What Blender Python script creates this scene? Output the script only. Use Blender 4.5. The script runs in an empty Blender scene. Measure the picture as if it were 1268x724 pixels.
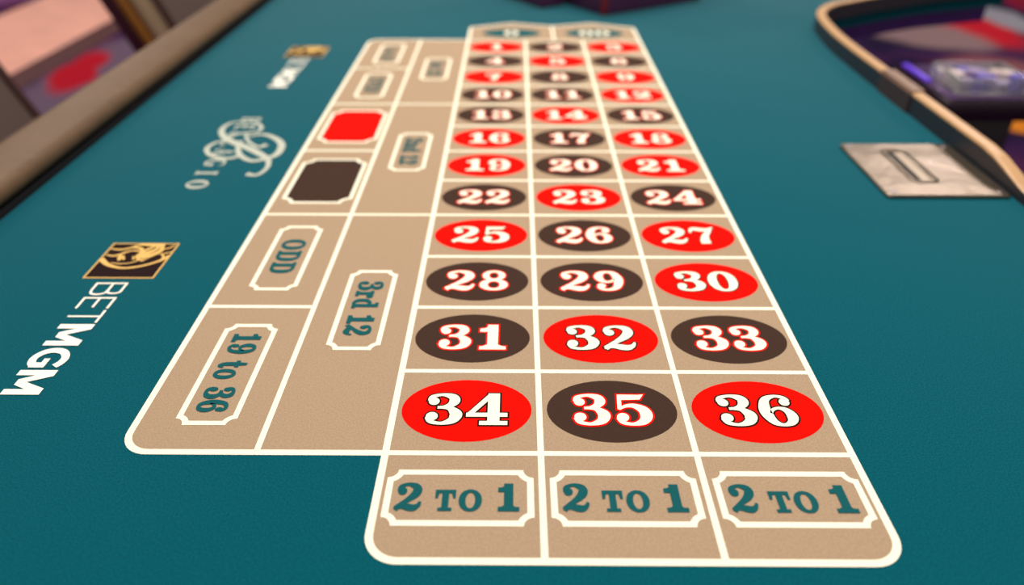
import bpy, bmesh, math, random
from mathutils import Vector, Matrix
random.seed(4)
S = bpy.context.scene
COL = S.collection
PI = math.pi
ZT = 0.80                      # height of the felt above the floor

# ------------------------------------------------------------------ camera
cam_d = bpy.data.cameras.new('camera')
cam = bpy.data.objects.new('camera', cam_d); COL.objects.link(cam)
cam.location = (0.094997, -0.390184, 0.40171 + ZT)
cam.rotation_euler = (0.985216, -0.001608, 0.005072)
cam_d.sensor_width = 36.0
cam_d.lens = 916.0 / 1268.0 * 36.0
cam_d.clip_start = 0.01
cam_d.dof.use_dof = True
cam_d.dof.focus_distance = 0.588
cam_d.dof.aperture_fstop = 2.7
cam_d.dof.aperture_blades = 0
S.camera = cam

# ------------------------------------------------------------------ world, lights, exposure
world = bpy.data.worlds.new('world'); S.world = world
world.use_nodes = True
bg = world.node_tree.nodes['Background']
bg.inputs[0].default_value = (1.0, 0.90, 0.80, 1)
bg.inputs[1].default_value = 0.30

def area(name, loc, size, power, color=(1, 0.93, 0.84)):
    d = bpy.data.lights.new(name, 'AREA'); d.shape = 'DISK'; d.size = size
    d.energy = power; d.color = color
    o = bpy.data.objects.new(name, d); COL.objects.link(o); o.location = loc
    return o
area('ceiling_light_table_far', (0.35, 1.75, 3.1), 1.1, 46)
area('ceiling_light_table_near', (0.45, 0.15, 3.1), 1.1, 36)
area('ceiling_light_aisle', (-2.9, 4.6, 3.3), 1.2, 76, (1, 0.86, 0.76))
area('ceiling_light_pit', (3.2, 4.6, 3.3), 1.2, 60, (1, 0.86, 0.8))
area('ceiling_light_seats', (-1.7, 1.6, 3.3), 0.8, 26, (1, 0.86, 0.74))

S.view_settings.view_transform = 'Standard'
S.view_settings.look = 'None'
S.view_settings.exposure = 0.0
S.view_settings.gamma = 1.0
S.view_settings.use_curve_mapping = False

# ------------------------------------------------------------------ materials
def lin(c):
    c = c / 255.0
    return c / 12.92 if c <= 0.04045 else ((c + 0.055) / 1.055) ** 2.4
def rgb(r, g, b, k=1.0):
    return (min(lin(r) * k, 1), min(lin(g) * k, 1), min(lin(b) * k, 1), 1)

def mat(name, color, rough=0.8, metal=0.0, grain=0.0, grain_scale=900.0, bump=0.0, bump_scale=900.0,
        bump_dist=0.001, sheen=0.0, coat=0.0, emit=None, spec=0.5, trans=0.0, blotch=0.0):
    m = bpy.data.materials.new(name); m.use_nodes = True
    nt = m.node_tree; b = nt.nodes['Principled BSDF']
    b.inputs['Base Color'].default_value = color
    b.inputs['Roughness'].default_value = rough
    b.inputs['Metallic'].default_value = metal
    b.inputs['Specular IOR Level'].default_value = spec
    b.inputs['Sheen Weight'].default_value = sheen
    b.inputs['Sheen Roughness'].default_value = 0.30
    b.inputs['Sheen Tint'].default_value = (0.86, 0.95, 1.0, 1)
    b.inputs['Coat Weight'].default_value = coat
    b.inputs['Transmission Weight'].default_value = trans
    geo = nt.nodes.new('ShaderNodeNewGeometry')
    def noise(sc, det=2.0):
        n = nt.nodes.new('ShaderNodeTexNoise'); n.inputs['Scale'].default_value = sc
        n.inputs['Detail'].default_value = det
        nt.links.new(geo.outputs['Position'], n.inputs['Vector'])
        return n
    prev = None
    for amt, sc in ((grain, grain_scale), (blotch, 14.0)):
        if amt <= 0: continue
        n = noise(sc)
        mr = nt.nodes.new('ShaderNodeMapRange')
        mr.inputs['From Min'].default_value = 0.25; mr.inputs['From Max'].default_value = 0.75
        mr.inputs['To Min'].default_value = 1 - amt; mr.inputs['To Max'].default_value = 1 + amt
        nt.links.new(n.outputs['Fac'], mr.inputs['Value'])
        mx = nt.nodes.new('ShaderNodeVectorMath'); mx.operation = 'SCALE'
        if prev is None: mx.inputs[0].default_value = color[:3]
        else: nt.links.new(prev, mx.inputs[0])
        nt.links.new(mr.outputs['Result'], mx.inputs['Scale'])
        prev = mx.outputs['Vector']
    if prev is not None: nt.links.new(prev, b.inputs['Base Color'])
    if bump > 0:
        n = noise(bump_scale, 3.0)
        bp = nt.nodes.new('ShaderNodeBump'); bp.inputs['Strength'].default_value = bump
        bp.inputs['Distance'].default_value = bump_dist
        nt.links.new(n.outputs['Fac'], bp.inputs['Height'])
        nt.links.new(bp.outputs['Normal'], b.inputs['Normal'])
    if emit:
        b.inputs['Emission Color'].default_value = emit[0]
        b.inputs['Emission Strength'].default_value = emit[1]
    return m

FK = 0.80       # albedo for a tone seen in the photograph under the table light
def cloth(name, r, g, b_, grain=0.10, sheen=0.0, k=FK):
    return mat(name, rgb(r, g, b_, k), rough=0.9, grain=grain, grain_scale=750, bump=0.15, bump_scale=1100, sheen=sheen, spec=0.06)
M = {}
M['felt'] = cloth('teal_felt', 0, 92, 107, grain=0.34, sheen=0.46)
M['tan'] = cloth('tan_print', 187, 161, 134, grain=0.16, sheen=0.02)
M['cream'] = cloth('cream_print', 255, 251, 228, grain=0.03, k=0.97)
M['red'] = cloth('red_print', 255, 10, 0, grain=0.06, k=0.95)
M['black'] = cloth('black_brown_print', 72, 52, 44, grain=0.12)
M['teal_ink'] = cloth('teal_print', 26, 98, 104, grain=0.10)
M['ink_dark'] = cloth('dark_outline_print', 45, 22, 20, grain=0.05)
M['gold'] = cloth('gold_print', 250, 204, 122, grain=0.04)
M['logo_black'] = cloth('logo_black_print', 44, 28, 30, grain=0.08)
M['white_ink'] = cloth('white_print', 255, 253, 240, grain=0.03, k=0.97)
M['pale_ink'] = cloth('pale_swash_print', 206, 212, 198, grain=0.03)
M['leather'] = mat('taupe_leather', rgb(122, 93, 66, 0.60), rough=0.55, spec=0.3, bump=0.25, bump_scale=260, grain=0.10, grain_scale=60, blotch=0.10)
M['shadow_black'] = mat('shadow_black', rgb(16, 16, 20), rough=0.9, spec=0.1, bump=0.1, bump_scale=500)  # flat black for the shadow line below the armrest
M['rail_dark'] = mat('charcoal_rail_side', rgb(46, 44, 52), rough=0.4, bump=0.05, bump_scale=300)
M['rail_cap'] = mat('tan_rail_cap', rgb(214, 168, 120, 0.8), rough=0.35, grain=0.06, grain_scale=120)
M['rail_joint'] = mat('dark_brown_joint', rgb(72, 48, 46), rough=0.4, grain=0.1, grain_scale=200)
M['rail_joint_cap'] = mat('brown_joint_cap', rgb(138, 104, 84, 0.8), rough=0.4)
M['apron'] = mat('dark_wood_apron', rgb(58, 34, 26), rough=0.35, grain=0.2, grain_scale=30)
M['apron_purple'] = mat('dark_purple_apron', rgb(84, 30, 136), rough=0.5, blotch=0.1)
M['steel'] = mat('brushed_steel', rgb(178, 162, 144, 0.60), rough=0.34, metal=1.0, bump=1.0, bump_scale=18, bump_dist=0.0028, blotch=0.10)
M['steel_screw'] = mat('steel_screw', rgb(160, 150, 150), rough=0.35, metal=1.0)
M['slot_dark'] = mat('slot_dark', rgb(16, 14, 16), rough=0.7)
M['slot_ramp'] = mat('slot_ramp_steel', rgb(170, 156, 138), rough=0.4, metal=0.8)
M['case_purple'] = mat('dark_purple_gloss', rgb(84, 36, 76), rough=0.4, coat=0.0, blotch=0.2)
M['stripe_red'] = mat('red_stripe', rgb(130, 24, 34), rough=0.35)
M['machine'] = mat('dark_machine_plastic', rgb(34, 18, 34), rough=0.3)
M['machine_top'] = mat('dark_machine_top', rgb(74, 50, 92), rough=0.25)
M['purple_highlight'] = mat('purple_highlight', rgb(90, 50, 200), rough=0.4, emit=(rgb(96, 48, 220), 0.35))  # glow put in as a purple highlight, not a lamp
M['acrylic'] = mat('clear_acrylic', (0.95, 0.95, 0.97, 1), rough=0.06, trans=0.85, spec=0.6)
M['chip_glint'] = mat('white_glint_chip', rgb(225, 205, 200, 0.8), rough=0.4)
M['chip_blue'] = mat('blue_chip', rgb(84, 60, 190, 0.8), rough=0.4)
M['chip_lilac'] = mat('lilac_chip', rgb(160, 140, 190, 0.8), rough=0.4)
M['seat_shell'] = mat('maroon_chair_shell', rgb(62, 10, 34), rough=0.4)
M['seat_trim'] = mat('golden_wood_trim', rgb(158, 100, 36, 0.9), rough=0.4, grain=0.12, grain_scale=40)
M['seat_beige'] = mat('beige_upholstery', rgb(200, 170, 138, 0.9), rough=0.7, bump=0.2, bump_scale=300)
M['seat_shaded'] = mat('shaded_brown_upholstery', rgb(92, 74, 68, 0.8), rough=0.7, bump=0.2, bump_scale=300)  # shade on the cushion front and seat is put into this darker brown
M['seat_piping'] = mat('dark_maroon_piping', rgb(54, 16, 14), rough=0.5)
M['chair_leg'] = mat('dark_chair_leg', rgb(50, 28, 22), rough=0.4)

def carpet_material():
    m = bpy.data.materials.new('patterned_carpet'); m.use_nodes = True
    nt = m.node_tree; b = nt.nodes['Principled BSDF']
    b.inputs['Roughness'].default_value = 0.95; b.inputs['Specular IOR Level'].default_value = 0.1
    geo = nt.nodes.new('ShaderNodeNewGeometry')
    dn = nt.nodes.new('ShaderNodeTexNoise'); dn.inputs['Scale'].default_value = 2.2
    nt.links.new(geo.outputs['Position'], dn.inputs['Vector'])
    off = nt.nodes.new('ShaderNodeVectorMath'); off.operation = 'MULTIPLY_ADD'
    nt.links.new(dn.outputs['Color'], off.inputs[0])
    off.inputs[1].default_value = (0.25, 0.25, 0); off.inputs[2].default_value = (-0.125, -0.125, 0)
    wp = nt.nodes.new('ShaderNodeVectorMath'); wp.operation = 'ADD'
    nt.links.new(geo.outputs['Position'], wp.inputs[0]); nt.links.new(off.outputs[0], wp.inputs[1])
    base = nt.nodes.new('ShaderNodeTexNoise'); base.inputs['Scale'].default_value = 1.3
    nt.links.new(geo.outputs['Position'], base.inputs['Vector'])
    ramp = nt.nodes.new('ShaderNodeValToRGB'); ramp.color_ramp.interpolation = 'EASE'
    e = ramp.color_ramp.elements
    e[0].position = 0.36; e[0].color = rgb(20, 10, 46)
    e[1].position = 0.66; e[1].color = rgb(96, 40, 60)
    x = e.new(0.5); x.color = rgb(52, 22, 70)
    nt.links.new(base.outputs['Fac'], ramp.inputs['Fac'])
    cur = ramp.outputs['Color']
    blobs = [  # x, y, rx, ry, turn, colour: woven figures of the carpet
        (-2.05, 3.55, 0.42, 1.10, 0.0, (94, 78, 100)),
        (-2.25, 3.56, 0.15, 0.46, -0.2, (160, 10, 34)),
        (-1.35, 4.7, 0.40, 0.5, 0.4, (96, 30, 60)),
        (-1.2, 2.4, 0.40, 0.6, 0.3, (120, 30, 50)),
        (-4.0, 5.6, 0.70, 0.9, 0.0, (120, 72, 118)),
        (2.45, 4.75, 0.22, 0.50, -0.3, (12, 6, 58)),
        (2.22, 3.2, 0.32, 0.75, 0.1, (10, 5, 44)),
        (3.05, 4.60, 0.30, 0.62, -0.05, (180, 20, 40)),
        (2.66, 4.33, 0.40, 0.44, -0.7, (132, 108, 112)),
        (3.34, 4.85, 0.20, 0.60, -0.1, (136, 138, 150)),
        (3.80, 5.20, 0.24, 0.70, 0.0, (120, 10, 44)),
        (2.70, 3.52, 0.34, 0.44, 0.2, (126, 76, 84)),
        (2.36, 2.78, 0.12, 0.12, 0.0, (214, 128, 34)),
        (1.9, 2.2, 0.3, 0.5, 0.5, (70, 30, 70)),
    ]
    for (x, y, rx, ry, a, c) in blobs:
        s = nt.nodes.new('ShaderNodeVectorMath'); s.operation = 'SUBTRACT'
        nt.links.new(wp.outputs[0], s.inputs[0]); s.inputs[1].default_value = (x, y, 0)
        r = nt.nodes.new('ShaderNodeVectorRotate'); r.rotation_type = 'Z_AXIS'; r.inputs['Angle'].default_value = a
        nt.links.new(s.outputs[0], r.inputs['Vector'])
        k = nt.nodes.new('ShaderNodeVectorMath'); k.operation = 'MULTIPLY'; k.inputs[1].default_value = (1 / rx, 1 / ry, 0)
        nt.links.new(r.outputs['Vector'], k.inputs[0])
        l = nt.nodes.new('ShaderNodeVectorMath'); l.operation = 'LENGTH'
        nt.links.new(k.outputs[0], l.inputs[0])
        mr = nt.nodes.new('ShaderNodeMapRange'); mr.interpolation_type = 'SMOOTHSTEP'
        mr.inputs['From Min'].default_value = 1.0; mr.inputs['From Max'].default_value = 0.62
        nt.links.new(l.outputs['Value'], mr.inputs['Value'])
        mx = nt.nodes.new('ShaderNodeMix'); mx.data_type = 'RGBA'
        nt.links.new(mr.outputs['Result'], mx.inputs['Factor'])
        nt.links.new(cur, mx.inputs[6]); mx.inputs[7].default_value = rgb(*c)
        cur = mx.outputs[2]
    nt.links.new(cur, b.inputs['Base Color'])
    return m
M['carpet'] = carpet_material()
M['marble'] = mat('pink_stone', rgb(232, 168, 152, 0.95), rough=0.35, blotch=0.0, grain=0.12, grain_scale=5)
M['border'] = mat('maroon_border', rgb(70, 28, 34), rough=0.8, grain=0.15, grain_scale=20)

# ------------------------------------------------------------------ helpers: objects
WLOC = {}
def tag(o, label=None, cat=None, group=None, kind=None):
    if label: o['label'] = label
    if cat: o['category'] = cat
    if group: o['group'] = group
    if kind: o['kind'] = kind
    return o
def empty(name, loc):
    o = bpy.data.objects.new(name, None); COL.objects.link(o)
    o.location = loc; o.empty_display_size = 0.05; WLOC[o.name] = Vector(loc)
    return o
def link_mesh(name, me, material, parent, centre):
    me.materials.append(material)
    o = bpy.data.objects.new(name, me); COL.objects.link(o)
    c = Vector(centre); WLOC[o.name] = c
    if parent is not None:
        o.parent = parent; o.location = c - WLOC[parent.name]
    else:
        o.location = c
    return o
class MB:
    def __init__(s): s.v = []; s.f = []
    def face(s, pts):
        n = len(s.v); s.v += [tuple(p) for p in pts]; s.f.append(tuple(range(n, n + len(pts))))
    def strip(s, a, b, closed=False):
        n = len(s.v); m = len(a)
        for p, q in zip(a, b): s.v += [tuple(p), tuple(q)]
        for i in range(m if closed else m - 1):
            j = (i + 1) % m
            s.f.append((n + 2 * i, n + 2 * j, n + 2 * j + 1, n + 2 * i + 1))
    def build(s, name, material, parent=None, smooth=False):
        lo = [min(p[i] for p in s.v) for i in range(3)]; hi = [max(p[i] for p in s.v) for i in range(3)]
        c = [(lo[i] + hi[i]) / 2 for i in range(3)]; c[2] = lo[2]
        me = bpy.data.meshes.new(name)
        me.from_pydata([(p[0] - c[0], p[1] - c[1], p[2] - c[2]) for p in s.v], [], s.f); me.update()
        if smooth:
            for p in me.polygons: p.use_smooth = True
        return link_mesh(name, me, material, parent, c)
def solid(name, corners, material, parent=None, bevel=0.0, seg=3):
    """eight corners (bottom four, top four) as a bevelled solid"""
    bm = bmesh.new(); vs = [bm.verts.new(p) for p in corners]
    for f in ((3, 2, 1, 0), (4, 5, 6, 7), (0, 1, 5, 4), (1, 2, 6, 5), (2, 3, 7, 6), (3, 0, 4, 7)):
        bm.faces.new([vs[i] for i in f])
    bmesh.ops.recalc_face_normals(bm, faces=bm.faces)
    if bevel > 0:
        bmesh.ops.bevel(bm, geom=list(bm.edges), offset=bevel, segments=seg, profile=0.5, affect='EDGES')
    lo = [min(v.co[i] for v in bm.verts) for i in range(3)]; hi = [max(v.co[i] for v in bm.verts) for i in range(3)]
    c = Vector([(lo[0] + hi[0]) / 2, (lo[1] + hi[1]) / 2, lo[2]])
    bmesh.ops.translate(bm, verts=bm.verts, vec=-c)
    me = bpy.data.meshes.new(name); bm.to_mesh(me); bm.free()
    if bevel > 0:
        for p in me.polygons: p.use_smooth = True
        try: me.set_sharp_from_angle(angle=math.radians(50))
        except Exception: pass
    return link_mesh(name, me, material, parent, c)
def box(name, x0, x1, y0, y1, z0, z1, material, parent=None, bevel=0.0, seg=3):
    return solid(name, [(x0, y0, z0), (x1, y0, z0), (x1, y1, z0), (x0, y1, z0), (x0, y0, z1), (x1, y0, z1), (x1, y1, z1), (x0, y1, z1)], material, parent, bevel, seg)
def tube(name, pts, r, material, parent=None, n=10):
    mb = MB(); P = [Vector(p) for p in pts]; rings = []
    for i, p in enumerate(P):
        t = (P[min(i + 1, len(P) - 1)] - P[max(i - 1, 0)]).normalized()
        u = t.cross(Vector((0, 0, 1)) if abs(t.z) < 0.9 else Vector((0, 1, 0))).normalized(); w = t.cross(u)
        rings.append([p + r * (math.cos(2 * PI * k / n) * u + math.sin(2 * PI * k / n) * w) for k in range(n)])
    for a, b in zip(rings, rings[1:]): mb.strip(a, b, True)
    mb.face(rings[0]); mb.face(rings[-1])
    return mb.build(name, material, parent, True)
def cylinder(name, x, y, z0, z1, r, material, parent=None, n=20, r2=None):
    r2 = r if r2 is None else r2
    a = [(x + r * math.cos(2 * PI * k / n), y + r * math.sin(2 * PI * k / n), z0) for k in range(n)]
    b = [(x + r2 * math.cos(2 * PI * k / n), y + r2 * math.sin(2 * PI * k / n), z1) for k in range(n)]
    mb = MB(); mb.strip(a, b, True); mb.face(a[::-1]); mb.face(b)
    return mb.build(name, material, parent)
def catmull(pts, per=8, closed=False):
    out = []; n = len(pts); d = len(pts[0])
    rng = n if closed else n - 1
    for i in range(rng):
        g = lambda k: pts[k % n] if closed else pts[max(0, min(n - 1, k))]
        p0, p1, p2, p3 = g(i - 1), g(i), g(i + 1), g(i + 2)
        for s in range(per):
            t = s / per
            out.append(tuple(0.5 * (2 * p1[k] + (p2[k] - p0[k]) * t + (2 * p0[k] - 5 * p1[k] + 4 * p2[k] - p3[k]) * t * t
                                    + (3 * p1[k] - p0[k] - 3 * p2[k] + p3[k]) * t ** 3) for k in range(d)))
    if not closed: out.append(tuple(pts[-1]))
    return out

# ------------------------------------------------------------------ helpers: flat print on the felt
L_PANEL, L_LINE, L_OUT, L_INK = ZT + 0.00015, ZT + 0.0003, ZT + 0.00045, ZT + 0.0006
def offset_poly(pts, o):
    """move every edge of a closed polygon outwards by o (mitred)"""
    n = len(pts); A = sum(pts[i][0] * pts[(i + 1) % n][1] - pts[(i + 1) % n][0] * pts[i][1] for i in range(n))
    sg = 1 if A > 0 else -1; out = []
    for i in range(n):
        a, b, c = pts[i - 1], pts[i], pts[(i + 1) % n]
        d1 = Vector((b[0] - a[0], b[1] - a[1])).normalized(); d2 = Vector((c[0] - b[0], c[1] - b[1])).normalized()
        n1 = Vector((d1.y, -d1.x)) * sg; n2 = Vector((d2.y, -d2.x)) * sg
        m = n1 + n2; q = m.length_squared
        m = m * (2 / q) if q > 0.3 else n1
        if m.length > 1.6: m = m.normalized() * 1.6
        out.append((b[0] + m.x * o, b[1] + m.y * o))
    return out
def round_poly(pts, radii, seg=10):
    out = []; n = len(pts)
    for i in range(n):
        b = Vector(pts[i]); r = radii[i]
        if r <= 0: out.append(tuple(b)); continue
        d1 = (Vector(pts[i - 1]) - b).normalized(); d2 = (Vector(pts[(i + 1) % n]) - b).normalized()
        half = d1.angle(d2) / 2; t = r / math.tan(half)
        c = b + (d1 + d2).normalized() * (r / math.sin(half))
        p, q = b + d1 * t - c, b + d2 * t - c
        a0 = math.atan2(p.y, p.x); a1 = math.atan2(q.y, q.x); da = (a1 - a0 + PI) % (2 * PI) - PI
        for s in range(seg + 1):
            a = a0 + da * s / seg; out.append((c.x + r * math.cos(a), c.y + r * math.sin(a)))
    return out
Z = lambda pts, z: [(p[0], p[1], z) for p in pts]
def ribbon_sides(pts, o=0.0, per=8):
    P = catmull(pts, per) if len(pts) > 2 else [tuple(p) for p in pts]
    if o > 0:
        for i, j in ((0, 1), (-1, -2)):
            d = Vector((P[i][0] - P[j][0], P[i][1] - P[j][1]))
            if d.length > 0: d.normalize()
            q = (P[i][0] + d.x * o, P[i][1] + d.y * o, P[i][2])
            if i == 0: P = [q] + P
            else: P = P + [q]
    L, R = [], []
    for i, p in enumerate(P):
        a = P[max(i - 1, 0)]; b = P[min(i + 1, len(P) - 1)]
        t = Vector((b[0] - a[0], b[1] - a[1])); t.normalize()
        h = p[2] / 2 + o
        L.append((p[0] - t.y * h, p[1] + t.x * h)); R.append((p[0] + t.y * h, p[1] - t.x * h))
    return L, R
def oval_pts(cx, cy, rx, ry, n=40, ex=2.0):
    out = []
    for k in range(n):
        a = 2 * PI * k / n; c, s = math.cos(a), math.sin(a)
        out.append((cx + rx * math.copysign(abs(c) ** (2 / ex), c), cy + ry * math.copysign(abs(s) ** (2 / ex), s)))
    return out

# glyphs: R ribbon (x, y, full width), D disc, P polygon, O ring.  Height 1, first value the advance
def rect(x0, x1, y0, y1): return ('P', [(x0, y0), (x1, y0), (x1, y1), (x0, y1)])
def turn180(parts, cx, cy):
    out = []
    for p in parts:
        if p[0] == 'R': out.append(('R', [(2 * cx - x, 2 * cy - y, w) for x, y, w in p[1]]))
        elif p[0] == 'D': out.append(('D', 2 * cx - p[1], 2 * cy - p[2], p[3]))
    return out
SIX = [('R', [(.74, .80, .07), (.65, .90, .11), (.46, .952, .09), (.24, .84, .18), (.155, .58, .25), (.165, .36, .26), (.26, .13, .18), (.44, .045, .09),
              (.62, .13, .18), (.685, .31, .24), (.61, .49, .17), (.46, .565, .085), (.32, .51, .08), (.26, .40, .06)]), ('D', .635, .755, .115)]
G = {
 '0': (.86, [('O', .43, .5, .40, .5, .145, .405, 2.15)]),
 '1': (.82, [rect(.32, .58, .04, 1.0), rect(.13, .77, 0, .125), ('P', [(.21, .125), (.69, .125), (.58, .19), (.32, .19)]),
             ('P', [(.13, .71), (.40, .71), (.40, .995), (.33, .91), (.24, .855), (.13, .84)])]),
 '2': (.86, [('D', .205, .70, .125), ('R', [(.095, .71, .07), (.14, .86, .11), (.37, .952, .09), (.61, .87, .2), (.67, .71, .26), (.57, .53, .22), (.37, .35, .14), (.17, .18, .12), (.07, .03, .11)]),
             ('R', [(.06, .07, .14), (.16, .145, .16), (.28, .155, .17), (.44, .115, .21), (.60, .095, .2), (.73, .17, .12), (.79, .30, .06)])]),
 '3': (.86, [('D', .20, .735, .12), ('R', [(.095, .75, .07), (.15, .88, .11), (.38, .952, .09), (.60, .88, .2), (.65, .75, .24), (.56, .61, .16), (.40, .545, .085), (.29, .54, .085)]),
             ('R', [(.34, .545, .085), (.54, .52, .13), (.68, .38, .25), (.70, .27, .27), (.62, .13, .2), (.40, .045, .09), (.17, .10, .11), (.075, .235, .07)]), ('D', .19, .26, .13)]),
 '4': (.94, [('P', [(.01, .25), (.90, .25), (.90, .375), (.01, .375)]), ('P', [(.01, .33), (.18, .36), (.58, .90), (.62, 1.0), (.50, 1.0)]), rect(.47, .73, .04, 1.0), rect(.30, .90, 0, .12)]),
 '5': (.86, [('P', [(.13, .80), (.62, .82), (.72, .99), (.60, .975), (.13, .98)]), ('P', [(.10, .50), (.19, .50), (.22, .97), (.13, .97)]),
             ('R', [(.13, .50, .06), (.27, .60, .09), (.46, .615, .14), (.65, .49, .24), (.70, .31, .27), (.61, .13, .2), (.39, .045, .09), (.17, .10, .11), (.075, .235, .07)]), ('D', .19, .255, .13)]),
 '6': (.86, SIX),
 '7': (.82, [('R', [(.06, .66, .06), (.09, .82, .11), (.18, .90, .17), (.36, .86, .2), (.56, .84, .17), (.72, .93, .09), (.78, 1.0, .05)]),
             ('R', [(.73, .95, .08), (.64, .75, .13), (.49, .50, .20), (.42, .22, .27), (.42, .0, .30)])]),
 '8': (.86, [('O', .43, .745, .315, .255, .135, .165, 2.1), ('O', .43, .275, .385, .275, .165, .175, 2.1)]),
 '9': (.86, turn180(SIX, .43, .5)),
 'T': (.92, [rect(.33, .58, .03, .97), rect(.04, .87, .86, 1.0), ('P', [(.04, .62), (.12, .62), (.18, .88), (.04, .88)]), ('P', [(.79, .62), (.87, .62), (.87, .88), (.73, .88)]), rect(.18, .73, 0, .12)]),
 'O': (1.02, [('O', .51, .5, .47, .52, .22, .40, 2.1)]),
 'D': (.98, [rect(.13, .37, .03, .97), rect(.03, .45, 0, .115), rect(.03, .45, .885, 1.0),
             ('R', [(.40, .94, .12), (.60, .925, .13), (.76, .78, .21), (.81, .5, .25), (.76, .22, .21), (.60, .075, .13), (.40, .06, .12)])]),
 'E': (.86, [rect(.13, .37, .03, .97), rect(.03, .78, 0, .115), rect(.03, .76, .885, 1.0), rect(.3, .58, .45, .56), ('P', [(.70, .08), (.78, .08), (.81, .32), (.73, .32)]), ('P', [(.69, .92), (.69, .70), (.77, .70), (.76, .92)])]),
 'V': (.98, [('P', [(.12, .95), (.38, .95), (.56, .30), (.50, 0), (.44, 0)]), ('P', [(.72, .95), (.83, .95), (.54, 0), (.45, 0)]), rect(.02, .46, .89, 1.0), rect(.62, .96, .89, 1.0)]),
 'N': (1.05, [rect(.15, .25, .03, .97), rect(.78, .88, .03, .97), ('P', [(.14, 1.0), (.36, 1.0), (.88, .0), (.74, .0)]), rect(.03, .37, 0, .1), rect(.03, .3, .9, 1), rect(.66, 1.0, .9, 1)]),
 'o': (.76, [('O', .38, .35, .35, .37, .14, .27, 2.1)]),
 't': (.58, [('R', [(.27, .95, .14), (.27, .6, .24), (.27, .25, .24), (.33, .09, .18), (.44, .06, .12), (.53, .16, .08)]), rect(.03, .50, .58, .69)]),
 'r': (.66, [rect(.13, .36, .03, .70), rect(.03, .48, 0, .11), rect(.03, .30, .59, .70), ('R', [(.34, .45, .1), (.42, .62, .11), (.54, .64, .12)]), ('D', .54, .57, .11)]),
 'd': (.84, [rect(.50, .73, .0, 1.0), rect(.38, .6, .89, 1.0), rect(.6, .83, 0, .11), ('R', [(.56, .62, .09), (.38, .66, .12), (.19, .52, .21), (.16, .34, .24), (.20, .16, .2), (.38, .04, .12), (.56, .08, .09)])]),
 's': (.66, [('R', [(.54, .50, .08), (.46, .64, .1), (.28, .66, .12), (.15, .54, .17), (.26, .40, .2), (.46, .30, .2), (.50, .15, .17), (.34, .04, .12), (.14, .08, .1), (.08, .22, .08)])]),
 'n': (.90, [rect(.13, .35, .03, .70), rect(.03, .45, 0, .11), rect(.03, .30, .59, .70), ('R', [(.34, .52, .1), (.48, .65, .14), (.62, .55, .22), (.65, .35, .23), (.65, .03, .23)]), rect(.53, .88, 0, .11)]),
 ' ': (.42, []),
}
def lay_glyph(mb, parts, fx, z, o=0.0):
    """fx maps glyph coordinates to the table; o grows the glyph (its printed outline)"""
    z0 = z
    for i, p in enumerate(parts):
        z = z0 + i * 0.000012          # the pieces of one glyph overlap: a hair apart in height
        if p[0] == 'R':
            l, r = ribbon_sides(p[1], o)
            mb.strip([(*fx(*q), z) for q in l], [(*fx(*q), z) for q in r])
        elif p[0] == 'D':
            mb.face([(*fx(*q), z) for q in oval_pts(p[1], p[2], p[3] + o, p[3] + o, 22)])
        elif p[0] == 'P':
            mb.face([(*fx(*q), z) for q in (offset_poly(p[1], o) if o else p[1])])
        elif p[0] == 'O':
            a = oval_pts(p[1], p[2], p[3] + o, p[4] + o, 44, p[7]); b = oval_pts(p[1], p[2], max(p[5] - o, .01), max(p[6] - o, .01), 44, p[7])
            mb.strip([(*fx(*q), z) for q in a], [(*fx(*q), z) for q in b], True)
def text_width(s, small=1.0): return sum(G[c][0] for c in s)
def line_of_text(s, cx, cy, h, turned=False, sx=1.0, scales=None, gap=0.0):
    """list of (glyph parts, mapping), centred on cx, cy; turned: reads towards -Y with its top towards +X"""
    sc = scales or [1.0] * len(s)
    adv = [G[c][0] * k * sx + gap for c, k in zip(s, sc)]
    x = -(sum(adv) - gap) / 2; out = []
    for c, k, a in zip(s, sc, adv):
        def fx(gx, gy, x=x, k=k):
            u, v = (x + gx * k * sx) * h, (gy * k - 0.5) * h
            return (cx + v, cy - u) if turned else (cx + u, cy + v)
        out.append((G[c][1], fx)); x += a
    return out

# ================================================================== the setting
mb = MB(); mb.face([(-9, -4, 0), (9, -4, 0), (9, 12, 0), (-9, 12, 0)])
tag(mb.build('floor', M['carpet']), 'dark carpet with red, grey and purple woven figures', 'carpet', kind='structure')
def strip_floor(name, x0, x1, z, m, label):
    mb = MB(); mb.face([(x0, -4, z), (x1, -4, z), (x1, 12, z), (x0, 12, z)])
    tag(mb.build(name, m), label, 'floor', kind='structure')
strip_floor('floor_walkway', -3.36, -2.56, 0.002, M['marble'], 'pale pink stone walkway beyond the chairs')
strip_floor('trim_1', -2.56, -2.38, 0.003, M['border'], 'dark maroon border along the pink walkway')

# ================================================================== the table
W, H = 0.115, 0.0945532
XA, XB = -0.095745, -0.197832            # dozen column and even-chance column
YB = -0.0934
table = empty('roulette_table', (0.1, 0.8, 0))
tag(table, 'roulette table with teal felt, printed betting layout and taupe padded armrest', 'roulette table')

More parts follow.
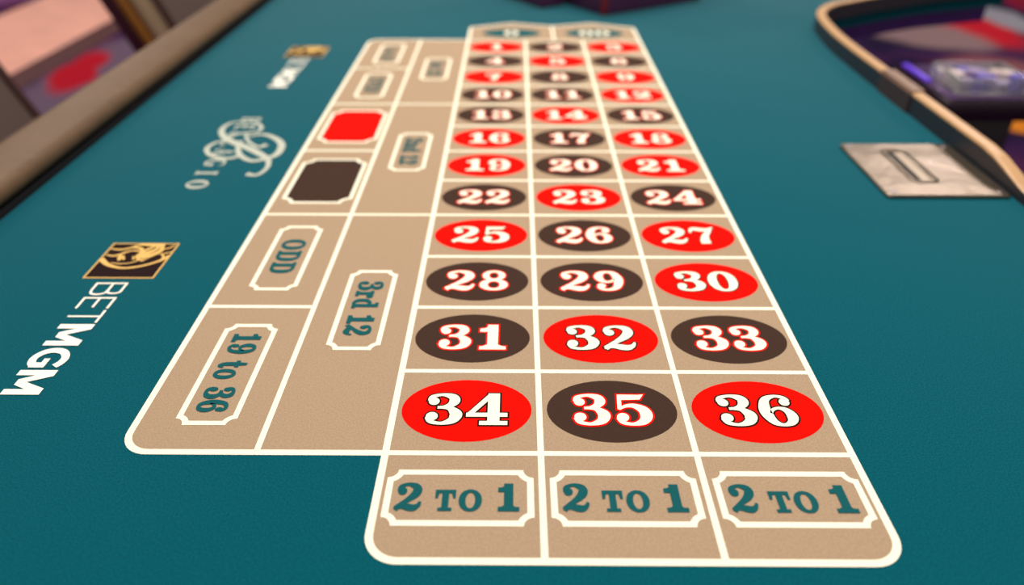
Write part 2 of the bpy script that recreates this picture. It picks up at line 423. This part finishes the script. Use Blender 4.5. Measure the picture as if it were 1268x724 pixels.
rim_path = catmull([(0.712, -0.50), (0.712, 0.1), (0.712, 0.40), (0.712, 0.70), (0.712, 0.98), (0.720, 1.125), (0.742, 1.245), (0.790, 1.322), (0.855, 1.370), (0.96, 1.435), (1.12, 1.52), (1.34, 1.60)], 10)
def rim_height(y, x):
    t = (y - 0.39) / (0.52 - 0.39); t = max(0.0, min(1.0, t)); t = t * t * (3 - 2 * t)
    return 0.012 + 0.019 * t
outline = [(-0.60, -0.50)] + [(p[0], p[1]) for p in rim_path] + [(1.34, 2.35), (-0.60, 2.35)]
mb = MB()
mb.face(Z(outline, ZT)); mb.face(Z(outline[::-1], ZT - 0.03)); mb.strip(Z(outline, ZT), Z(outline, ZT - 0.03), True)
mb.build('felt', M['felt'], table)
# apron and two pedestals below the deck
inner = offset_poly(outline, -0.03)
mb = MB(); mb.strip(Z(inner, ZT - 0.0305), Z(inner, ZT - 0.075), True); mb.face(Z(inner[::-1], ZT - 0.075))
mb.build('apron', M['apron_purple'], table)
for y in (0.15, 1.85):
    box('pedestal', -0.10, 0.40, y - 0.16, y + 0.16, 0.06, ZT - 0.076, M['apron'], table, 0.02)
    box('pedestal_foot', -0.28, 0.52, y - 0.20, y + 0.20, 0.0, 0.06, M['apron'], table, 0.015)
# armrest along the player side and round the near end
def sweep(name, path, profile, material, smooth=True, scale=None):
    """profile of (offset to the left of the path, height) carried along a level path"""
    mb = MB(); rows = []
    for i, p in enumerate(path):
        a, b = path[max(i - 1, 0)], path[min(i + 1, len(path) - 1)]
        t = Vector((b[0] - a[0], b[1] - a[1])).normalized(); n = Vector((-t.y, t.x))
        k = scale(p) if scale else 1.0
        rows.append([(p[0] + n.x * u, p[1] + n.y * u, ZT + v * k) for u, v in profile])
    for a, b in zip(rows, rows[1:]): mb.strip(a, b, True)
    mb.face(rows[0]); mb.face(rows[-1][::-1])
    o = mb.build(name, material, table, smooth)
    try: o.data.set_sharp_from_angle(angle=math.radians(55))
    except Exception: pass
    return o
arm_path = [(-0.495, 2.35)] + [(-0.495, 2.35 - 0.1 * k) for k in range(1, 28)]
arm_path += [(-0.495 + 0.14 * (1 - math.cos(a)), -0.36 - 0.14 * math.sin(a)) for a in [PI / 2 * k / 10 for k in range(0, 11)]]
arm_path += [(x, -0.50) for x in (-0.2, 0.0, 0.2, 0.4, 0.6, 0.705)]
# left of the path is the table side, so the pad lies at negative offsets
pad = []
def arc(cx, cz, r, a0, a1, n): return [(cx + r * math.cos(math.radians(a0 + (a1 - a0) * k / n)), cz + r * math.sin(math.radians(a0 + (a1 - a0) * k / n))) for k in range(n + 1)]
pad += arc(-0.016, 0.0190, 0.0130, -80, 85, 8) + arc(-0.070, 0.010, 0.023, 90, 200, 9) + [(-0.090, -0.03), (-0.06, -0.035), (-0.02, 0.0065)]
sweep('armrest_pad', arm_path, pad, M['leather'])
sweep('armrest_shadow_strip', arm_path, [(-0.060, -0.002), (-0.001, 0.0002), (-0.002, 0.0045), (-0.006, 0.0062), (-0.060, 0.0062)], M['shadow_black'], False)  # black strip drawn in for the shadow under the pad's overhang
# rail round the dealer side
sweep('rail_wall', rim_path, [(0.009, 0.0002), (0.009, 0.027), (-0.009, 0.027), (-0.009, -0.004), (-0.002, -0.004)], M['rail_dark'], False, lambda p: rim_height(p[1], p[0]) / 0.031)
sweep('rail_cap', rim_path, arc(0.006, 0.0285, 0.0035, -60, 90, 4)[::1] + arc(-0.006, 0.0285, 0.0035, 90, 240, 4), M['rail_cap'], True, lambda p: rim_height(p[1], p[0]) / 0.031)
joint_path = [(0.712, 0.725 + 0.011 * k) for k in range(11)]
sweep('rail_joint', joint_path, [(0.0115, 0.0003), (0.0115, 0.0290), (-0.0115, 0.0290), (-0.0115, 0.0003)], M['rail_joint'], False)
sweep('rail_joint_cap', joint_path, [(0.0115, 0.0291), (0.0095, 0.0345), (-0.0095, 0.0345), (-0.0115, 0.0291)], M['rail_joint_cap'], False)

# ---- printed layout -------------------------------------------------------
TOPY, PEAK, DIP = 1.236, 1.274, 1.248
contA = round_poly([(0, YB), (3 * W, YB), (3 * W, TOPY), (2.25 * W, PEAK), (1.5 * W, DIP), (0.75 * W, PEAK), (0, TOPY)], [.021, .021, .006, 0, 0, 0, .006])
contB = round_poly([(0, 12 * H + .003), (XB, 12 * H + .003), (XB, 0), (0, 0)], [0, .022, .021, 0])
mb = MB(); mb.face(Z(contA, L_PANEL)); pA = mb.build('number_panel', M['tan'], table)
mb = MB(); mb.face(Z(contB, L_PANEL - .00004)); pB = mb.build('outside_bets_panel', M['tan'], table)
LW = 0.0047
mb = MB(); mb.strip(Z(offset_poly(contA, LW / 2 + .0003), L_LINE), Z(offset_poly(contA, -LW / 2 - .0003), L_LINE), True); mb.build('outline', M['cream'], pA)
mb = MB(); mb.strip(Z(offset_poly(contB, LW / 2 + .0003), L_LINE - .00003), Z(offset_poly(contB, -LW / 2 - .0003), L_LINE - .00003), True); mb.build('outline', M['cream'], pB)
def bar(x0, y0, x1, y1, parent):
    h = LW / 2; mb = MB()
    if abs(x1 - x0) > abs(y1 - y0): p = [(x0, y0 - h), (x1, y0 - h), (x1, y0 + h), (x0, y0 + h)]
    else: p = [(x0 - h, y0), (x0 + h, y0), (x0 + h, y1), (x0 - h, y1)]
    mb.face(Z(p, L_LINE + (0.00005 if abs(x1 - x0) > abs(y1 - y0) else 0.00003))); mb.build('grid_line', M['cream'], parent)
for c in (1, 2): bar(c * W, YB, c * W, 12 * H, pA)
for r in range(13): bar(0, r * H, 3 * W, r * H, pA)
bar(1.5 * W, 12 * H, 1.5 * W, DIP, pA)
bar(XA, 0, XA, 12 * H, pB)
for r in (4, 8): bar(XB, r * H, 0, r * H, pB)
for r in (2, 6, 10): bar(XB, r * H, XA, r * H, pB)

REDS = {1, 3, 5, 7, 9, 12, 14, 16, 18, 19, 21, 23, 25, 27, 30, 32, 34, 36}
def number_spot(txt, cx, cy, rx, ry, ink, outline_mat, word):
    mb = MB(); mb.face(Z(oval_pts(cx, cy, rx, ry, 48), L_LINE))
    o = mb.build('number_oval', ink, table); tag(o, '%s oval printed with the number %s' % (word, txt))
    h = 0.0365
    lines = line_of_text(txt, cx, cy + 0.0005, h, gap=0.055)
    m1, m2 = MB(), MB()
    for parts, fx in lines:
        lay_glyph(m1, parts, fx, L_OUT, 0.0015 / h); lay_glyph(m2, parts, fx, L_INK)
    m1.build('numeral_outline', outline_mat, o); m2.build('numeral', M['cream'], o)
for n in range(1, 37):
    r = 12 - (n - 1) // 3 - 1; c = (n - 1) % 3
    red = n in REDS
    number_spot(str(n), (c + .5) * W, (r + .5) * H, .0515, .0357, M['red'] if red else M['black'], M['ink_dark'] if red else M['red'], 'red' if red else 'black')
number_spot('0', .75 * W, 1.192, .060, .033, M['teal_ink'], M['ink_dark'], 'teal')
number_spot('00', 2.25 * W, 1.192, .060, .033, M['teal_ink'], M['ink_dark'], 'teal')

def ticket(cx, cy, w, h, inset, r1):
    """closed contour with concave corners"""
    r2 = r1 + inset * 1.0 if inset else r1
    a0 = math.asin(min(1, inset / r2)) if inset else 0
    x, y = w / 2, h / 2; out = []
    for (sx, sy, st) in ((1, 1, PI), (-1, 1, 1.5 * PI), (-1, -1, 0), (1, -1, PI / 2)):
        for k in range(9):
            t = a0 + (PI / 2 - 2 * a0) * k / 8
            # sweep from the side edge to the top edge for corner 1, mirrored for the others
            ang = PI + t if (sx, sy) == (1, 1) else (1.5 * PI + t if (sx, sy) == (-1, 1) else (t if (sx, sy) == (-1, -1) else PI / 2 + t))
            out.append((cx + sx * x + r2 * math.cos(ang), cy + sy * y + r2 * math.sin(ang)))
    # corner arcs run clockwise round their own centres: reverse each so that the contour stays counter-clockwise
    res = []
    for k in range(4): res += out[9 * k:9 * k + 9][::-1]
    return res
def frame(cx, cy, w, h, label=None, lw=.0046, r=.0072):
    mb = MB(); mb.strip(Z(ticket(cx, cy, w, h, 0, r), L_LINE), Z(ticket(cx, cy, w, h, lw, r), L_LINE), True)
    o = mb.build('bet_frame', M['cream'], table)
    if label: tag(o, label)
    return o
def ink_text(parent, lines, material=None, name='bet_text', o=0.018):
    mb = MB()
    for parts, fx in lines: lay_glyph(mb, parts, fx, L_INK, o)
    return mb.build(name, material or M['teal_ink'], parent)
for c in range(3):
    cx = (c + .5) * W
    f = frame(cx - .0003 + c * .0004, -.0413, .1038, .0495, 'cream frame printed 2 to 1 below the column ending in %d' % (34 + c))
    L = line_of_text('2 TO 1', cx - .0012 + c * .0006, -.0413, .0242, scales=[1, .62, .74, .74, .62, .98], sx=.92, gap=.05)
    L = [(p, (lambda q: (lambda gx, gy: q(gx, gy)))(fx)) for p, fx in L]
    ink_text(f, L)
XO, XD = (XA + XB) / 2 + .0018, XA / 2
def side_bet(txt, cx, cy, label, sx=.80, gap=.06, h=.0245, scales=None):
    f = frame(cx, cy, .0482, .1325, label)
    ink_text(f, line_of_text(txt, cx, cy, h, True, sx, scales, gap))
side_bet('19 to 36', XO, 1 * H, 'cream frame printed 19 to 36', .72, .04)
side_bet('ODD', XO, 3 * H, 'cream frame printed ODD', .92, .07)
side_bet('EVEN', XO, 9 * H, 'cream frame printed EVEN', .84, .05)
side_bet('1 to 18', XO, 11 * H, 'cream frame printed 1 to 18', .72, .04)
side_bet('3rd 12', XD, 2 * H, 'cream frame printed 3rd 12', .80, .03)
side_bet('2nd 12', XD, 6 * H, 'cream frame printed 2nd 12', .78, .03)
side_bet('1st 12', XD, 10 * H, 'cream frame printed 1st 12', .80, .03)
for cy, m, w in ((5 * H, M['black'], 'black'), (7 * H, M['red'], 'red')):
    f = frame(XO, cy, .0855, .1325, 'cream frame filled solid %s' % w, r=.012)
    mb = MB(); mb.face(Z(ticket(XO, cy, .0855, .1325, .0046, .012), L_LINE)); mb.build('colour_field', m, f)

# ---- logos printed beside the layout ---------------------------------------
def bounds_rib(pts, w): return [(x, y, w) for x, y in pts]
def logo(dy):
    x0, x1, y0, y1 = -.3415, -.2695, .238 + dy, .309 + dy
    sq = [(x0, y0), (x1, y0), (x1, y1), (x0, y1)]
    mb = MB(); mb.face(Z(sq, L_PANEL)); o = mb.build('logo_panel', M['logo_black'], table)
    tag(o, 'small black square emblem with a gold lion')
    mb = MB(); mb.strip(Z(sq, L_OUT), Z(offset_poly(sq, -.0018), L_OUT), True); mb.build('emblem_border', M['gold'], o)
    ribs = [
      [(-.340, .276, .006), (-.328, .2645, .005), (-.312, .258, .0035), (-.299, .259, .0035), (-.286, .265, .0035), (-.275, .2745, .004), (-.271, .283, .004)],
      [(-.339, .297, .002), (-.328, .295, .003), (-.319, .299, .003), (-.313, .304, .003), (-.305, .307, .003)],
      [(-.338, .284, .002), (-.330, .282, .003), (-.324, .285, .0035), (-.319, .2905, .003), (-.313, .293, .0025), (-.305, .291, .0025), (-.300, .287, .0025)],
      [(-.326, .268, .0014), (-.315, .266, .0018), (-.306, .268, .0016), (-.300, .273, .0022)],
      [(-.319, .3005, .0025), (-.308, .298, .004), (-.302, .291, .004)],
      [(-.319, .2825, .0016), (-.3175, .278, .0026), (-.315, .274, .0016)], [(-.309, .281, .0014), (-.3062, .2775, .0024), (-.3065, .274, .0014)],
      [(-.283, .297, .0018), (-.278, .298, .0022), (-.273, .305, .0018)], [(-.282, .285, .0018), (-.278, .287, .002), (-.2705, .291, .002)],
      [(-.281, .287, .0016), (-.276, .280, .0026), (-.277, .272, .002)], [(-.312, .3065, .003), (-.298, .305, .005), (-.284, .306, .004)],
    ]
    polys = [[(-.307, .282), (-.302, .274), (-.295, .271), (-.290, .279), (-.284, .286), (-.281, .294), (-.285, .306), (-.296, .303), (-.301, .297), (-.304, .292)],
             [(-.3245, .279), (-.321, .272), (-.318, .274), (-.3205, .283), (-.324, .285)]]
    mb = MB()
    for i, r in enumerate(ribs):
        a, b = ribbon_sides([(x, y + dy, w) for x, y, w in r]); mb.strip(Z(a, L_OUT + (i + 1) * .000008), Z(b, L_OUT + (i + 1) * .000008))
    for i, p in enumerate(polys): mb.face(Z([(x, y + dy) for x, y in p], L_OUT - (i + 1) * .000012))
    mb.build('emblem_lion', M['gold'], o)
    # dark mane cuts over the gold
    mb = MB()
    for r in ([(-.300, .290, .0008), (-.294, .297, .0028), (-.292, .302, .0008)], [(-.2935, .285, .0006), (-.288, .293, .0016), (-.287, .300, .0006)], [(-.300, .2775, .0006), (-.296, .2755, .0012), (-.292, .278, .0006)]):
        a, b = ribbon_sides([(x, y + dy, w) for x, y, w in r]); mb.strip(Z(a, L_INK), Z(b, L_INK))
    mb.build('emblem_cuts', M['logo_black'], o)
    # lettering: reads towards the near end, tops towards +X
    X0, X1 = -.3225, -.2905; hh = X1 - X0
    def stroke_letters(spec, name):
        mb = MB()
        for (ya, yb, parts) in spec:
            wd = ya - yb
            fx = lambda gx, gy, ya=ya: (X0 + gy * hh, ya + dy - gx * hh)
            lay_glyph(mb, parts(wd / hh), fx, L_INK)
        mb.build(name, M['white_ink'], o)
    t = .075
    def thinB(w): return [rect(0, t, 0, 1), rect(0, w * .62, 0, t), rect(0, w * .58, 1 - t, 1), rect(0, w * .62, .51, .51 + t),
        ('R', [(w * .55, 1 - t / 2, t), (w * .80, .94, t), (w * .88, .76, t), (w * .80, .59, t), (w * .55, .51 + t / 2, t)]), ('R', [(w * .58, .51 + t / 2, t), (w * .86, .50, t), (w * .96, .28, t), (w * .86, .09, t), (w * .58, t / 2, t)])]
    def thinE(w): return [rect(0, t, 0, 1), rect(0, w, 0, t), rect(0, w, 1 - t, 1), rect(0, w * .9, .47, .47 + t)]
    def thinT(w): return [rect(w / 2 - t / 2, w / 2 + t / 2, 0, 1), rect(0, w, 1 - t, 1)]
    b = .21
    def boldM(w): return [rect(0, b, 0, 1), rect(w - b, w, 0, 1), ('P', [(0, 1), (w / 2 - .11, .16), (w / 2 + .11, .16), (b + .03, 1)]), ('P', [(w - b - .03, 1), (w / 2 - .11, .16), (w / 2 + .11, .16), (w, 1)])]
    def boldG(w): return [('R', [(w * .93, .80, b), (w * .74, .90, b), (w * .48, .91, b), (w * .22, .76, b), (w * .125, .5, b), (w * .22, .24, b), (w * .48, .09, b), (w * .74, .11, b), (w * .89, .22, b)]), rect(w - b, w, .12, .52), rect(w * .55, w, .38, .54)]
    stroke_letters([(.2295, .2075, thinB), (.2035, .1845, thinE), (.1815, .1615, thinT)], 'lettering')
    stroke_letters([(.1590, .1270, boldM), (.1235, .0965, boldG), (.0930, .0620, boldM)], 'lettering')
logo(0.0)
logo(0.776)

# flourish lettering between the two emblems
def seriflets():
    t, f = .20, .08
    s = lambda x0, x1: [rect(x0, x1, 0, f), rect(x0, x1, 1 - f, 1)]
    return {
     'B': [rect(.08, .28, 0, 1)] + s(0, .4) + [('R', [(.36, .96, .08), (.58, .92, .1), (.66, .76, .18), (.58, .58, .1), (.36, .53, .08)]), ('R', [(.36, .53, .08), (.66, .48, .1), (.76, .28, .2), (.66, .08, .1), (.36, .04, .08)])],
     'E': [rect(.08, .28, 0, 1)] + s(0, .72) + [rect(.28, .55, .48, .56), rect(.66, .72, 0, .25), rect(.64, .70, .75, 1)],
     'L': [rect(.08, .28, 0, 1), rect(0, .4, 1 - f, 1), rect(0, .72, 0, f), rect(.65, .72, 0, .3)],
     'A': [('P', [(.12, 0), (.20, 0), (.46, .92), (.40, 1), (.38, 1)]), ('P', [(.36, 1), (.46, 1), (.80, 0), (.58, 0)]), rect(.2, .62, .3, .38), rect(.02, .3, 0, f), rect(.5, .9, 0, f)],
     'G': [('R', [(.78, .74, .06), (.68, .92, .09), (.46, .95, .1), (.20, .80, .18), (.13, .5, .22), (.20, .2, .18), (.46, .05, .1), (.68, .10, .12)]), rect(.58, .78, .06, .42), rect(.48, .88, .38, .46)],
     'I': [rect(.10, .30, 0, 1)] + s(0, .4), 'O': [('O', .46, .5, .44, .5, .20, .40, 2.05)]}
SL = seriflets()
xs0, hh = -.3185, .028
mb = MB()
for ch, yc, wd in (('B', .684, .74), ('E', .654, .72), ('L', .624, .72), ('L', .593, .72), ('A', .561, .88), ('G', .526, .84), ('I', .492, .40), ('O', .458, .92)):
    fx = lambda gx, gy, yc=yc, wd=wd: (xs0 + gy * hh, yc + (wd / 2 - gx) * hh)
    lay_glyph(mb, SL[ch], fx, L_OUT)
fl = mb.build('serif_lettering', M['pale_ink'], table)
tag(fl, 'pale serif lettering crossed by a swirling script flourish')
sw = [
 [(-.252, .489, .009), (-.237, .487, .006), (-.231, .510, .006), (-.237, .535, .008), (-.253, .554, .011), (-.278, .577, .012), (-.305, .597, .012), (-.324, .618, .010), (-.335, .644, .008), (-.331, .669, .006), (-.313, .677, .004), (-.292, .671, .005), (-.279, .651, .006), (-.283, .633, .005), (-.302, .629, .005), (-.313, .616, .005), (-.314, .601, .005)],
 [(-.289, .616, .004), (-.269, .625, .007), (-.247, .610, .009), (-.232, .586, .010), (-.230, .554, .010), (-.241, .539, .009), (-.257, .531, .008), (-.276, .546, .008), (-.288, .569, .007), (-.293, .589, .005)],
 [(-.294, .622, .004), (-.281, .597, .005), (-.263, .579, .006), (-.253, .587, .010)],
 [(-.279, .550, .007), (-.287, .540, .007), (-.302, .540, .008), (-.321, .551, .007), (-.332, .573, .007), (-.327, .593, .006), (-.314, .599, .006), (-.302, .593, .006)],
]
mb = MB()
for i, r in enumerate(sw):
    a, b = ribbon_sides(r, 0, 12); m = len(a)
    # the script crosses itself: it climbs by a hair along its length
    zz = [L_INK + i * .00005 + .00004 * k / m for k in range(m)]
    mb.strip([(p[0], p[1], z) for p, z in zip(a, zz)], [(p[0], p[1], z) for p, z in zip(b, zz)])
mb.build('script_flourish', M['pale_ink'], fl)

# ================================================================== metal plate with the bill slot
plate = empty('drop_slot_plate', (0.622, 0.506, ZT + 0.0003))
tag(plate, 'square silver metal drop-slot plate lying on the teal felt beside the rail', 'metal plate')
px0, px1, py0, py1 = 0.548, 0.6985, 0.425, 0.588
sx0, sx1, sy0, sy1 = 0.600, 0.622, 0.467, 0.560
zt, zb = ZT + 0.0050, ZT + 0.0004
mb = MB(); B = 0.0015
outer = round_poly([(px0, py0), (px1, py0), (px1, py1), (px0, py1)], [.004] * 4, 5)
hole = round_poly([(sx0, sy0), (sx1, sy0), (sx1, sy1), (sx0, sy1)], [.004] * 4, 5)
mb.strip(Z(outer, zb), Z(outer, zt - B), True); mb.strip(Z(outer, zt - B), Z(offset_poly(outer, -B), zt), True)
mb.strip(Z(offset_poly(outer, -B), zt), Z(hole, zt), True); mb.strip(Z(hole, zt), Z(hole, zb), True)
mb.build('plate_body', M['steel'], plate)
mb = MB(); mb.face(Z(offset_poly(hole, .0001), zt - 0.0016)); mb.build('slot', M['slot_dark'], plate)
solid('slot_ramp', [(sx0 + .010, sy0 + .001, zt - .0015), (sx1 - .0005, sy0 + .001, zt - .0015), (sx1 - .0005, sy1 - .001, zt - .0015), (sx0 + .010, sy1 - .001, zt - .0015),
                    (sx0 + .0105, sy0 + .001, zt - .0012), (sx1 - .0005, sy0 + .001, zt - .0005), (sx1 - .0005, sy1 - .001, zt - .0005), (sx0 + .0105, sy1 - .001, zt - .0012)], M['slot_ramp'], plate)
mb = MB(); ra = offset_poly(hole, .0015); rb = offset_poly(hole, .0085); rm = offset_poly(hole, .005)
mb.strip(Z(ra, zt + .0001), Z(rm, zt + .0012), True); mb.strip(Z(rm, zt + .0012), Z(rb, zt + .0001), True)
mb.build('slot_bezel', M['steel'], plate, True)
for x, y in ((px0 + .010, py0 + .010), (px1 - .010, py0 + .010), (px1 - .010, py1 - .010), (px0 + .010, py1 - .010)):
    cylinder('screw', x, y, zt, zt + .0012, .0042, M['steel_screw'], plate, 16, .0032)
mb = MB(); mb.strip(Z(oval_pts(.656, .515, .014, .020), zt + .0001), Z(oval_pts(.656, .515, .0125, .0185), zt + .0001), True); mb.build('engraved_ring', M['steel_screw'], plate)

# ================================================================== dark boxes at the far end
def turned_box(name, cx, cy, ang, u, v, z0, z1, m, parent=None, bevel=0.004):
    a = math.radians(ang); U = Vector((math.cos(a), math.sin(a))); V = Vector((-math.sin(a), math.cos(a)))
    c = Vector((cx, cy)); q = [c, c + U * u, c + U * u + V * v, c + V * v]
    return solid(name, [(p.x, p.y, z0) for p in q] + [(p.x, p.y, z1) for p in q], m, parent, bevel, 2)
bx = empty('dark_case', (0.33, 1.50, ZT))
tag(bx, 'wide dark purple case with a red corner stripe beyond the zero end of the layout', 'case')
turned_box('case_body', .293, 1.342, 33, .30, .24, ZT + .0003, ZT + .13, M['case_purple'], bx)
turned_box('corner_stripe', .2915, 1.3395, 33, .012, .012, ZT + .003, ZT + .128, M['stripe_red'], bx, .001)
turned_box('case_lid', .293, 1.342, 33, .30, .24, ZT + .131, ZT + .145, M['case_purple'], bx)
b2 = empty('narrow_dark_case', (0.14, 1.50, ZT))
tag(b2, 'narrow dark purple case standing left of the case with the red stripe', 'case')
turned_box('case_body', .154, 1.412, 33, .066, .20, ZT + .0003, ZT + .12, M['case_purple'], b2)
turned_box('case_lid', .154, 1.412, 33, .066, .20, ZT + .121, ZT + .132, M['case_purple'], b2)

# ================================================================== chip machine inside the dealer's cut-out
zm = ZT - 0.10
chipper = empty('chip_machine', (1.09, 1.18, 0))
tag(chipper, 'dark chip machine with a glowing strip as its purple highlight standing behind the dealer rail', 'chip machine')
turned_box('cabinet', .985, 1.095, 0, .15, .18, 0.0, zm - .045, M['machine'], chipper, .006)
turned_box('top_shelf', .966, 1.070, 0, .19, .25, zm - .044, zm, M['machine'], chipper, .006)
turned_box('top_mat', .973, 1.077, 0, .175, .235, zm + .0005, zm + .003, M['machine_top'], chipper, .0008)
turned_box('highlight_strip', .975, 1.185, 0, .012, .12, zm + .003, zm + .008, M['purple_highlight'], chipper, .001)  # emissive strip standing in for the highlight along the shelf edge
tray = empty('chip_tray', (1.10, 1.18, zm + .0035))
tag(tray, 'clear acrylic tray of small chips on top of the dark chip machine', 'tray')
a = 0.0; U = Vector((math.cos(a), math.sin(a))); V = Vector((-math.sin(a), math.cos(a))); o0 = Vector((0.996, 1.095))
def tb(name, u0, u1, v0, v1, z0, z1, m):
    q = o0 + U * u0 + V * v0
    return turned_box(name, q.x, q.y, 0, u1 - u0, v1 - v0, zm + z0, zm + z1, m, tray, .0012)
TW, TD = .150, .125
tb('tray_base', 0, TW, 0, TD, .0035, .0075, M['acrylic'])
tb('tray_wall', 0, TW, 0, .006, .008, .036, M['acrylic']); tb('tray_wall', 0, TW, TD - .006, TD, .008, .036, M['acrylic'])
tb('tray_wall', 0, .006, .0065, TD - .0065, .008, .036, M['acrylic']); tb('tray_wall', TW - .006, TW, .0065, TD - .0065, .008, .036, M['acrylic'])
k = 0
for iu in range(4):
    for iv in range(3):
        q = o0 + U * (.0225 + iu * .035) + V * (.025 + iv * .037)
        n = random.choice((4, 5, 6, 7))
        edge = iu in (0, 3) or iv == 0  # outer stacks turn white to imitate the tray's ring of glints
        c = cylinder('chip_stack', q.x, q.y, zm + .0078, zm + .0078 + n * .0042, .0155, M['chip_glint'] if edge and k % 3 else (M['chip_blue'] if k % 2 else M['chip_lilac']), None, 20)
        tag(c, 'short stack of small chips standing in the clear tray', 'chips', 'chip stacks in the clear tray')
        k += 1

# ================================================================== chairs on the player side
def make_chair(name, loc, label):
    x0, y0, _ = loc
    t = empty(name, (x0, y0, 0)); tag(t, label, 'chair', 'upholstered chairs along the armrest')
    hw = .25
    RK = -.42
    def slab(nm, xa, xb, ya, yb, za, zb_, m, bev):
        """a slab of the raked back: xa, xb are taken at seat height"""
        f = lambda x, z: x0 + x + RK * (z - .62)
        return solid(nm, [(f(xa, za), y0 + ya, za), (f(xb, za), y0 + ya, za), (f(xb, za), y0 + yb, za), (f(xa, za), y0 + yb, za),
                          (f(xa, zb_), y0 + ya, zb_), (f(xb, zb_), y0 + ya, zb_), (f(xb, zb_), y0 + yb, zb_), (f(xa, zb_), y0 + yb, zb_)], m, t, bev, 4)
    slab('back_shell', -.345, -.300, -hw, hw, .50, 1.12, M['seat_shell'], .012)
    slab('back_trim', -.2995, -.268, -hw - .004, hw + .004, .50, 1.125, M['seat_trim'], .010)
    slab('back_bolster', -.2675, -.205, -hw, hw, .52, 1.11, M['seat_beige'], .022)
    slab('back_cushion', -.2045, -.180, -hw + .02, hw - .012, .54, 1.09, M['seat_shaded'], .010)
    f = lambda x, z: x0 + x + RK * (z - .62)
    for s in (-1, 1):
        tube('piping', [(f(-.184, z), y0 + s * (hw - .004), z) for z in (.54, .7, .9, 1.08)], .011, M['seat_piping'], t)
    box('seat', x0 - .19, x0 + .22, y0 - hw, y0 + hw, .54, .64, M['seat_shaded'], t, .03, 4)
    box('seat_rail', x0 - .19, x0 + .20, y0 - hw + .02, y0 + hw - .02, .49, .539, M['seat_trim'], t, .008)
    for sx in (-.16, .17):
        for sy in (-1, 1):
            tube('leg', [(x0 + sx * 1.15, y0 + sy * (hw - .02), 0), (x0 + sx, y0 + sy * (hw - .05), .495)], .019, M['chair_leg'], t)
    for sy in (-1, 1):
        tube('footrest', [(x0 - .178, y0 + sy * (hw - .037), .20), (x0 + .188, y0 + sy * (hw - .037), .20)], .010, M['chair_leg'], t)
    tube('footrest', [(x0 + .188, y0 - hw + .037, .22), (x0 + .188, y0 + hw - .037, .22)], .010, M['chair_leg'], t)
    return t
make_chair('casino_chair', (-0.665, 2.005, 0), 'upholstered chair farther along the armrest, its gold and maroon side edge showing')
make_chair('casino_chair', (-0.755, 0.905, 0), 'upholstered chair nearer the camera, only a dark-edged corner of its back showing')
